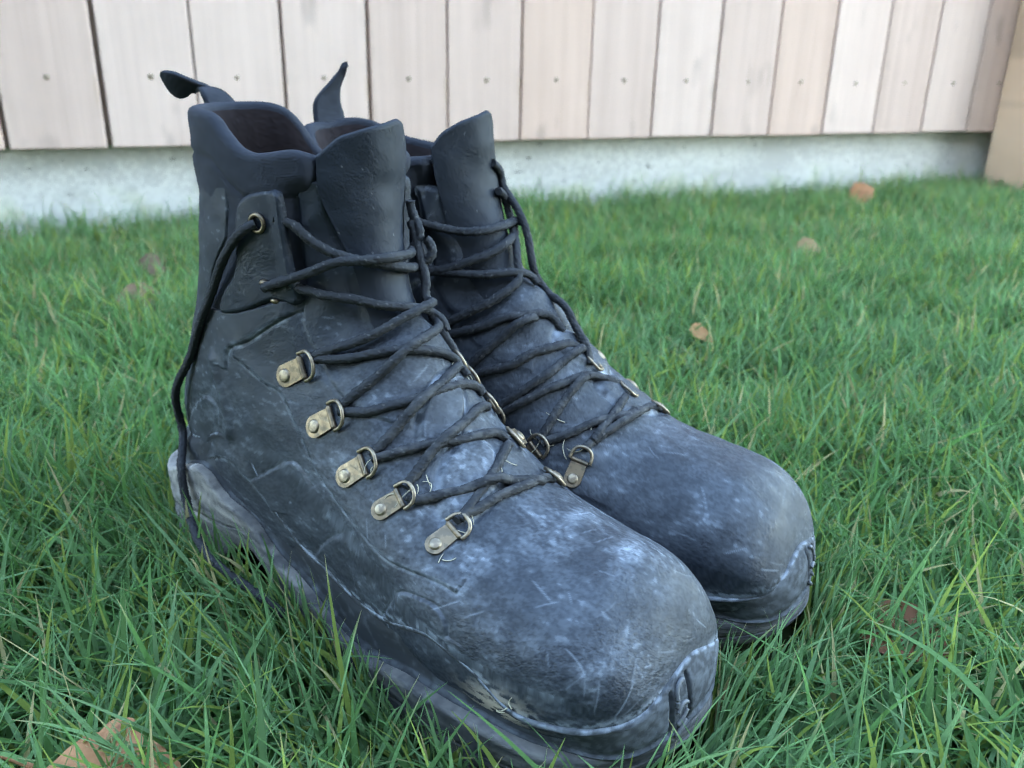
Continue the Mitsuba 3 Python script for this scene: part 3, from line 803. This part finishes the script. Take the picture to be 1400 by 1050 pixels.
def material(key, base, rough, spec=.5, bump=None, scale=.0004, eps=3e-4, two=False, **kw):
    m = {'type': 'principled', 'base_color': base, 'roughness': rough, 'specular': spec, **kw}
    if bump is not None:
        m = {'type': 'bumpmap', 'arbitrary': proc(bump, eps), 'scale': scale, 'bsdf': m}
    if two:
        m = {'type': 'twosided', 'bsdf': m}
    scene[key] = m


def rgb(*c):
    return {'type': 'rgb', 'value': list(c)}


def leather_bump(p, n, uv):
    a = fbm(p.x * 900, p.y * 900, p.z * 900, 3)
    b = noise(p.x * 2200, p.y * 2200, p.z * 2200)
    return a + .8 * b


def weave_bump(p, n, uv):
    return dr.sin((p.x + p.y) * 5200) * dr.sin(p.z * 5200 + (p.x - p.y) * 2600) * .5 + noise(p.x * 900, p.y * 900, p.z * 900)


def fleece_bump(p, n, uv):
    return fbm(p.x * 700, p.y * 700, p.z * 700, 3)


def dust_rough(p, n, uv):
    return .44 + .3 * fbm(p.x * 120, p.y * 120, p.z * 120, 3)


material('worn_leather', VC, proc(dust_rough), .32, leather_bump, .00030, two=True)
material('tongue_leather', VC, .62, .25, leather_bump, .00022, two=True)
material('collar_fabric', VC, .85, .25, weave_bump, .00030, two=True, sheen=.4)
material('lining_fleece', VC, 1.0, .1, fleece_bump, .0008, two=True, sheen=.3)
material('sole_rubber', VC, .8, .3, leather_bump, .0004, two=True)
material('lace_cord', VC, .8, .3, leather_bump, .0002, two=True)
material('scuffed_edge', rgb(.085, .09, .10), .6, .4, two=True)


def brass_tint(p, n, uv):
    t = smoothstep(.4, .65, fbm(p.x * 500, p.y * 500, p.z * 500, 3))
    return mix([.165, .125, .082], [.105, .085, .062], t)


def brass_rough(p, n, uv):
    return .30 + .35 * fbm(p.x * 700, p.y * 700, p.z * 700, 2)


material('brass', proc(brass_tint), proc(brass_rough), .5, two=True, metallic=.9)


def worn_tint(p, n, uv):
    t = smoothstep(.4, .62, fbm(p.x * 600, p.y * 600, p.z * 600, 3))
    return mix([.25, .20, .14], [.16, .13, .095], t)


material('brass_worn', proc(worn_tint), proc(brass_rough), .5, two=True, metallic=.85)
material('straw', rgb(.33, .30, .22), .7, .3, two=True)
scene['grass_blade'] = {'type': 'principledthin', 'base_color': VC, 'roughness': .38, 'diff_trans': 1.0, 'eta': 1.45}
scene['leaf_blade'] = {'type': 'twosided', 'bsdf': {'type': 'principled', 'base_color': VC, 'roughness': .8, 'specular': .2}}


def soil_col(p, n, uv):
    a = fbm(p.x * 40, p.y * 40, p.z * 40, 4)
    return mix([.022, .030, .010], [.048, .056, .020], smoothstep(.35, .65, a))


material('dark_earth', proc(soil_col), .95, .1)


def wood_fn(lo, hi, seed):
    def f(p, n, uv):
        # along the board: z; across: the fence's own direction
        a = p.x * FX + p.y * FY
        w = a + .004 * noise(p.z * 3 + seed, a * 9) + .0015 * noise(p.z * 14, a * 40 + seed)
        g = fbm(w * 95 + seed * 7, p.z * 1.6, seed, 3)
        fine = fbm(w * 900, p.z * 14, seed + 3.0, 2)
        m = fbm(a * 14 + seed, p.z * 6, 5.0, 3)
        c = mix(lo, hi, dr.clip(.55 * g + .25 * fine + .25 * m, 0, 1))
        bay = (a - A0) / PITCHW
        off = (bay - dr.floor(bay) - .5) * PITCHW + .003 * (noise(p.z * 60, seed, 1.0) - .5)
        rust = smoothstep(.007, .001, dr.abs(off)) * smoothstep(Z_SCREW + .004, Z_SCREW - .002, p.z) * smoothstep(Z_SCREW - .07, Z_SCREW - .01, p.z) * smoothstep(.35, .6, fbm(a * 260, p.z * 30, 3.0, 2) + .3 * (cell_rand(dr.floor(bay)) - .5))
        c = mix(c, [.36, .25, .15], .35 * rust)
        stain = smoothstep(.62, .78, fbm(a * 22, p.z * 9, seed + 9.0, 3))
        return c * (1 - .22 * stain)
    return f


def wood_bump(p, n, uv):
    a = p.x * FX + p.y * FY
    return fbm(a * 700, p.z * 12, 2.0, 2)


# ------------------------------------------------------------------ the fence: its own frame, a along it, b towards the lawn
YAW = .392252
FX, FY = math.cos(YAW), math.sin(YAW)
FDIR, FOUT, FBACK = np.array([FX, FY, 0]), np.array([FY, -FX, 0]), np.array([-FY, FX, 0])
F0 = np.array([0, 1.71435, 0])
PITCHW, A0 = .145, -.86435
Z_PLANK = .265 - .1620
Z_SCREW = .265 - .0521


def fence_frame(V, a, b, z):
    V = np.asarray(V, float)
    b = -b
    return F0 + (V[:, :1] + a) * FDIR + (V[:, 1:2] + b) * FBACK + (V[:, 2:] + z) * np.array([0, 0, 1.0])


WOODS = [('weathered_board_grey', [.345, .245, .20], [.56, .425, .365]), ('weathered_board_pink', [.365, .25, .20], [.57, .42, .345]), ('weathered_board_pale', [.40, .295, .25], [.61, .475, .41])]
for i, (k, lo, hi) in enumerate(WOODS):
    material(k, proc(wood_fn(lo, hi, 1.7 + 5 * i)), .72, .3, wood_bump, .0004)
material('board_backing', proc(wood_fn([.20, .15, .12], [.33, .26, .215], 9.0)), .8, .2)
material('post_timber', proc(wood_fn([.40, .255, .16], [.60, .42, .29], 4.0)), .72, .3, wood_bump, .0004)


def rust_col(p, n, uv):
    return mix([.16, .12, .09], [.28, .22, .16], fbm(p.x * 800, p.y * 800, p.z * 800, 2))


material('screw_steel', proc(rust_col), .55, .5, metallic=.4)
material('house_render', rgb(.09, .085, .08), .9, .2)


def concrete_col(p, n, uv):
    a = p.x * FX + p.y * FY
    m = fbm(a * 7, p.z * 10, 1.0, 4)
    f = fbm(a * 160, p.z * 160, 2.0, 3)
    c = mix([.36, .355, .34], [.485, .48, .455], smoothstep(.3, .7, .6 * m + .4 * f))
    hole = smoothstep(.80, .84, fbm(a * 60, p.z * 75, 4.0, 3))
    moss = smoothstep(.5, .75, fbm(a * 22, p.z * 30, 8.0, 3)) * smoothstep(.05, -.01, p.z)
    c = c * (1 - .45 * hole)
    return mix(c, [.33, .36, .22], moss * .55)


def concrete_bump(p, n, uv):
    a = p.x * FX + p.y * FY
    return fbm(a * 90, p.z * 90, 3.0, 4) - 2.0 * smoothstep(.79, .85, fbm(a * 60, p.z * 75, 4.0, 3))


material('cast_concrete', proc(concrete_col), .85, .3, concrete_bump, .0012)

put('concrete_footing', (fence_frame(bevel_box(12.0, .15, .62, .006).vertices, -.4, -.105, -.10), bevel_box(12.0, .15, .62, .006).faces), 'cast_concrete')
tag('concrete_footing', 'low pale concrete wall with small air holes under the boards of the fence', 'wall')

rng = np.random.default_rng(7)
tone = [0, 2, 2, 2, 0, 0, 1, 0, 2, 0, 1, 2, 0, 2, 1, 1]
kmin, kmax = -18, 21
order = list(range(0, 15)) + list(range(-1, kmin - 1, -1)) + list(range(15, kmax))
PTOP = 1.78
for c, k in enumerate(order):
    gap = {1: .0085, 0: .006, 2: .0065, 3: .005, 4: .006}.get(k, .0040)
    w = PITCHW - gap
    a = A0 + (k + .5) * PITCHW + (gap / 2 if k in (0, 1) else 0) + rng.normal(0, .0004)
    z0 = Z_PLANK + rng.normal(0, .0007)
    m = bevel_box(w, .018, PTOP - z0, .0016)
    V = np.array(m.vertices)
    tilt = rng.normal(0, .0006)
    V[:, 0] += V[:, 2] * tilt
    key = 'board_fence__' + numbered('plank', c)
    wood = WOODS[tone[k] if 0 <= k < 16 else int(rng.integers(0, 3))][0]
    put(key, (fence_frame(V, a, -.009 + rng.normal(0, .0006), (PTOP + z0) / 2), m.faces), wood)
    if 0 <= k < 15:
        prof = np.array([(0, .0012), (.0022, .0011), (.0040, .0004), (.0044, -.0006)])[::-1]
        sc = trimesh.creation.revolve(prof, sections=20)
        q = np.array(sc.vertices)[:, [0, 2, 1]] * np.array([1, -1, 1.0])
        put(key + '__screw', (fence_frame(q, a + rng.normal(0, .004), .0002, Z_SCREW + rng.normal(0, .0012)), np.array(sc.faces)), 'screw_steel', 40)
    # narrower backing board behind each joint
    mb = bevel_box(.06, .016, PTOP - z0 - .004, .001)
    put('board_fence__' + numbered('backing_board', c), (fence_frame(mb.vertices, A0 + k * PITCHW, -.0285, (PTOP + z0) / 2), mb.faces), 'board_backing')
for i, zz in enumerate((.213, 1.0, 1.65)):
    mr = bevel_box(.145 * (kmax - kmin), .038, .088, .003)
    put('board_fence__' + numbered('rail', i), (fence_frame(mr.vertices, A0 + (kmax + kmin) / 2 * PITCHW, -.058, zz), mr.faces), 'post_timber')
tag('board_fence', 'weathered grey-pink vertical board fence with one screw low in each board', 'fence')

PA, PB = 1.25, .07
mp = bevel_box(.14, .14, 1.95, .004)
put('corner_post', (fence_frame(mp.vertices, PA + .07, PB + .002, .875), mp.faces), 'post_timber')
tag('corner_post', 'square tan timber post standing at the right end of the fence', 'post')

# ------------------------------------------------------------------ lawn
def ground_z(x, y):
    d = -((x - F0[0]) * FOUT[0] + (y - F0[1]) * FOUT[1])           # metres behind (-) the lawn side: 0 at the fence, negative on the lawn
    far = sstep(-1.1, -.2, d)
    return -.016 - .020 * far + .006 * (nnoise(np.stack([x * 9, y * 9, 0 * x], -1), 2) - .5) + .006 * (nnoise(np.stack([x * 3, y * 3, 0 * x], -1), 5) - .5)


gx = np.concatenate([np.linspace(-40, -2.2, 14), np.linspace(-2, 3, 160), np.linspace(3.3, 40, 14)])
gy = np.concatenate([np.linspace(-40, -.4, 14), np.linspace(-.3, 2.9, 130), np.linspace(3.2, 40, 12)])
GX, GY = np.meshgrid(gx, gy)
V = np.stack([GX, GY, ground_z(GX, GY)], -1).reshape(-1, 3)
put('soil', (V, grid_faces(len(gy), len(gx))), 'dark_earth', True)
tag('soil', 'dark earth under the grass', kind='structure')


def boot_outline(grow):
    out = []
    for p in POSES:
        q, nn = plan(160)
        W = p.world(np.c_[q + nn * grow, np.zeros(160)])[:, :2]
        out.append(shapely.Polygon(W))
    return shapely.union_all(out)


OUTL = boot_outline(.0015)
OUTL_IN = boot_outline(-.010)


def blades(n, area, seed, segs, h, w, lean, keep=None, tall=0):
    """Curved, tapering grass blades; area(rng, n) gives the roots."""
    rng = np.random.default_rng(seed)
    xy = area(rng, n)
    tuft = nnoise(np.c_[xy * 14, np.zeros(len(xy))], 3)
    xy = xy[rng.random(len(xy)) < .35 + .9 * tuft]
    xy = xy[~shapely.contains_xy(OUTL, xy[:, 0], xy[:, 1])]
    n = len(xy)
    z = ground_z(xy[:, 0], xy[:, 1]) - .002
    az = rng.uniform(0, 2 * np.pi, n) + 1.2 * (nnoise(np.c_[xy * 11, np.zeros(n)], 8) - .5)
    H = h * (.45 + .75 * rng.random(n) ** .8) * (.75 + .5 * nnoise(np.c_[xy * 9, np.zeros(n)], 4))
    ln = np.clip(rng.normal(lean, .30, n), .05, 1.7)
    curl = rng.normal(.55, .45, n)
    W = w * rng.uniform(.55, 1.25, n)
    t = np.linspace(0, 1, segs + 1)
    ang = ln[:, None] + curl[:, None] * (t[None] - .3)                     # from the vertical
    ang = np.clip(ang, -.3, 2.0)
    st = H[:, None] / segs
    r = np.concatenate([np.zeros((n, 1)), np.cumsum(np.sin(ang[:, :-1]) * st, 1)], 1)
    zz = np.concatenate([np.zeros((n, 1)), np.cumsum(np.cos(ang[:, :-1]) * st, 1)], 1)
    zz = np.maximum(zz, .002 * t[None])
    wob = (rng.normal(0, .10, n)[:, None] * H[:, None]) * t[None] ** 2
    dx, dy = np.cos(az), np.sin(az)
    near = shapely.distance(shapely.points(xy), OUTL) < .05
    if near.any():
        e2 = .004
        g0 = [shapely.distance(shapely.points(xy[near] + o), OUTL_IN) for o in (np.array([e2, 0]), np.array([-e2, 0]), np.array([0, e2]), np.array([0, -e2]))]
        away = np.arctan2(g0[2] - g0[3], g0[0] - g0[1])
        turn = rng.random(near.sum()) < .75
        side = away + rng.choice([-1, 1], near.sum()) * rng.uniform(.2, 1.75, near.sum())
        az[near] = np.where(turn, side, az[near])
        dx, dy = np.cos(az), np.sin(az)
    C = np.stack([xy[:, :1] + r * dx[:, None] - wob * dy[:, None], xy[:, 1:] + r * dy[:, None] + wob * dx[:, None], z[:, None] + zz], -1)
    # bend blades that would pierce a boot: drop them
    hit = shapely.contains_xy(OUTL, C[..., 0].ravel(), C[..., 1].ravel()).reshape(C.shape[:2])
    low = C[..., 2] < .045
    ok = ~(hit & low & (np.arange(segs + 1)[None] > 0)).any(1) & ~(hit & ~low).any(1)
    # not through the concrete
    fb = (C[..., 0] - F0[0]) * FOUT[0] + (C[..., 1] - F0[1]) * FOUT[1]
    ok &= (fb > -.028).all(1)
    if keep is not None:
        ok &= keep(C)
    C, W, az, ln = C[ok], W[ok], az[ok], ln[ok]
    n = len(C)
    twist = az + np.pi / 2 + rng.normal(0, .5, n)
    prof = np.where(t < .35, .75 + .25 * t / .35, 1 - np.clip((t - .35) / .65, 0, 1) ** 1.8 * .96)
    sx = np.stack([np.cos(twist), np.sin(twist), rng.normal(0, .25, n)], -1)[:, None, :] * (W[:, None] * prof[None] / 2)[..., None]
    V = np.stack([C - sx, C + sx], 2).reshape(n, -1, 3)
    m = 2 * (segs + 1)
    k = np.arange(segs) * 2
    f = np.concatenate([np.stack([k, k + 1, k + 3], 1), np.stack([k, k + 3, k + 2], 1)])
    F = (f[None] + (np.arange(n) * m)[:, None, None]).reshape(-1, 3)
    root = C[:, 0]
    hue = rng.random(n)
    big = nfbm(np.c_[root[:, :2] * 4, np.zeros(n)], 3, 6)
    g1, g2, g3 = np.array([.092, .195, .056]), np.array([.155, .255, .125]), np.array([.200, .265, .062])
    mixv = np.clip(hue * .9 + .5 * (big - .5), 0, 1)[:, None]
    col = g1 * (1 - mixv) + g2 * mixv
    yl = (rng.random(n) < .16)[:, None]
    col = np.where(yl, g3, col)
    dry = (rng.random(n) < .035)[:, None]
    col = np.where(dry, np.array([.36, .32, .16]), col) * rng.uniform(.75, 1.25, n)[:, None]
    tip = sstep(.86, 1.0, t)[None, :, None] * (rng.random(n) < .22)[:, None, None]
    colv = col[:, None] * (1 - tip) + np.array([.34, .30, .16]) * tip
    colv = np.repeat(colv, 2, 1).reshape(-1, 3)
    # low on the stem a blade is paler
    return V.reshape(-1, 3), F, colv


def wedge(y0, y1, spread):
    def f(rng, n):
        y = np.sqrt(rng.uniform(y0 ** 2, y1 ** 2, n)) if y0 > 0 else rng.uniform(y0, y1, n)
        return np.stack([rng.uniform(-1, 1, n) * (spread * np.maximum(y, .15) + .12), y], 1)
    return f


def strip_by_fence(rng, n):
    a, b = rng.uniform(-1.35, 1.75, n), rng.exponential(.05, n)
    return (F0 + a[:, None] * FDIR + (b[:, None] - .02) * FOUT)[:, :2]


def beyond(rng, n):
    xy = np.stack([rng.uniform(-2.6, 2.8, n), rng.uniform(-1.2, 2.9, n)], 1)
    return xy[np.abs(xy[:, 0]) > .62 * np.maximum(xy[:, 1], .15) + .10]


def skirt(rng, n):
    out = []
    for p in POSES:
        q, nn = plan(200)
        i = rng.integers(0, 200, n // 2)
        out.append(p.world(np.c_[q[i] + nn[i] * (.002 + rng.exponential(.008, n // 2))[:, None], np.zeros(n // 2)])[:, :2])
    return np.vstack(out)


layers = [blades(8200, skirt, 9, 7, .052, .0025, .45), blades(34000, wedge(.17, .62, .70), 1, 7, .062, .0029, .75),
          blades(5200, wedge(.17, .60, .70), 2, 8, .085, .0029, 1.0),
          blades(62000, wedge(.60, 1.25, .68), 3, 5, .055, .0031, .70),
          blades(68000, wedge(1.2, 2.45, .66), 4, 3, .050, .0030, .60),
          blades(26000, wedge(.17, .70, .70), 11, 4, .030, .0022, 1.35),
          blades(1400, strip_by_fence, 5, 5, .068, .0022, .30),
          blades(150000, beyond, 6, 3, .058, .0040, .75)]
V = np.vstack([q[0] for q in layers])
off = np.cumsum([0] + [len(q[0]) for q in layers])
F = np.vstack([q[1] + o for q, o in zip(layers, off)])
put('grass', (V, F), 'grass_blade', False, color=np.vstack([q[2] for q in layers]))
tag('grass', 'long green lawn grass with a few dry blades round the boots', 'grass', kind='stuff')

# the house across the lawn, behind the camera: the lawn lies in its shade
mh = bevel_box(16.0, .3, 5.6, .01)
scene['house_wall'] = mikit.ply((np.array(mh.vertices) + np.array([1.0, -3.4, 2.7]), mh.faces), 'house_render')
tag('house_wall', 'long dark plastered house wall across the lawn behind the camera', 'wall')

# ------------------------------------------------------------------ the pair
boot(0, 'boot')
boot(1, 'boot_001')
tag('boot', 'nearer dusty black work boot with its lace end hanging down to the grass', 'boot', 'pair of black work boots')
tag('boot_001', 'farther black work boot partly hidden behind the dustier one', 'boot', 'pair of black work boots')

# ------------------------------------------------------------------ fallen leaves
def leaf(key, loc, size, yaw, tilt, roll, col, spot, label, lobes=0.0, curl=.25, stem=True, seed=0):
    n = 46
    u = np.linspace(0, 1, n)
    half = .42 * np.sin(np.pi * u ** .8) ** .8 * (1 + lobes * .5 * np.abs(np.sin(u * np.pi * 3.5)) - lobes * .25)
    half[0] = half[-1] = .004
    w = np.linspace(-1, 1, 31)
    X = (u[:, None] - .5) * np.ones_like(w)[None]
    Y = half[:, None] * w[None]
    rag = .035 * (nnoise(np.stack([X * 14, Y * 14, 0 * X + seed], -1), 3) - .5)
    X, Y = X + rag * np.abs(w)[None], Y * (1 + .12 * (nnoise(np.stack([X * 18, w[None] * 3 + 0 * X, 0 * X + seed], -1), 5) - .5))
    Z = curl * (Y ** 2 * 1.2 - .5 * (X - .1) ** 2) + .05 * (nfbm(np.stack([X * 4, Y * 4, 0 * X + seed], -1), 3) - .5)
    vein = np.minimum(np.abs(Y), np.abs(((np.abs(Y) - (X + .5) * .8) % .16) - .08) + .012)
    Z = Z - .010 * np.exp(-(vein / .010) ** 2)
    P = np.stack([X, Y, Z], -1).reshape(-1, 3) * size
    sp = sstep(.60, .72, nnoise(P * 620, 11)) * sstep(.35, .6, nfbm(P * 40, 3, 4))
    c = np.array(col) * (.75 + .5 * nfbm(P * 60, 3, seed))[:, None]
    c = c * (1 - .75 * sp[:, None]) + np.array(spot) * .75 * sp[:, None]
    c = c * (1 - .3 * np.exp(-(vein.ravel() / .008) ** 2))[:, None]
    Rm = trimesh.transformations.euler_matrix(roll, tilt, yaw, 'sxyz')[:3, :3]
    V = P @ Rm.T + np.array(loc)
    F = grid_faces(n, 31)
    put(key + '__blade', (V, F), 'leaf_blade', True, color=c)
    if stem:
        q = np.array([(-.47, 0, -.03), (-.58, .01, .0), (-.70, .035, .03), (-.80, .03, .05)]) * size
        tm = tube(spline(q, .002), .0011, 7)
        v = np.array(tm.vertices) @ Rm.T + np.array(loc)
        put(key + '__stem', (v, tm.faces), 'leaf_blade', True, color=np.tile(np.array(col) * .8, (len(v), 1)))
    tag(key, label, 'leaf')


leaf('fallen_leaf', (-.141, .237, .024), .052, .05, .05, -.30, (.30, .145, .07), (.07, .03, .03), 'large brown leaf with a pink stem in the grass at the bottom left', .25, .5, True, 1)
leaf('fallen_leaf_001', (-.405, .92, -.003), .062, .8, .2, .5, (.13, .085, .05), (.10, .06, .05), 'dull brown leaf sunk in the grass left of the boots, nearer of two', .1, .5, False, 2)
leaf('fallen_leaf_002', (-.472, 1.07, -.006), .066, -.3, -.1, .4, (.10, .07, .045), (.08, .05, .05), 'dark brown leaf sunk in the grass left of the boots, farther of two', .1, .6, False, 3)
leaf('fallen_leaf_003', (.185, .80, .010), .032, .4, .5, .5, (.25, .13, .055), (.20, .10, .05), 'small orange leaf in the grass behind the farther boot', .2, .5, False, 4)
leaf('fallen_leaf_004', (.435, 1.26, .0), .045, .3, .05, .7, (.20, .135, .07), (.24, .17, .12), 'pale tan leaf on the lawn midway to the fence', .1, .5, False, 5)
leaf('fallen_leaf_005', (.747, 1.89, -.008), .06, .3, -.4, .9, (.24, .115, .055), (.22, .10, .05), 'orange leaf in the grass close to the fence', .2, .5, False, 6)
leaf('fallen_leaf_006', (.190, .342, .008), .045, -.6, .1, .2, (.14, .06, .03), (.07, .03, .03), 'dark red leaf deep in the grass right of the boots', .1, .4, False, 7)
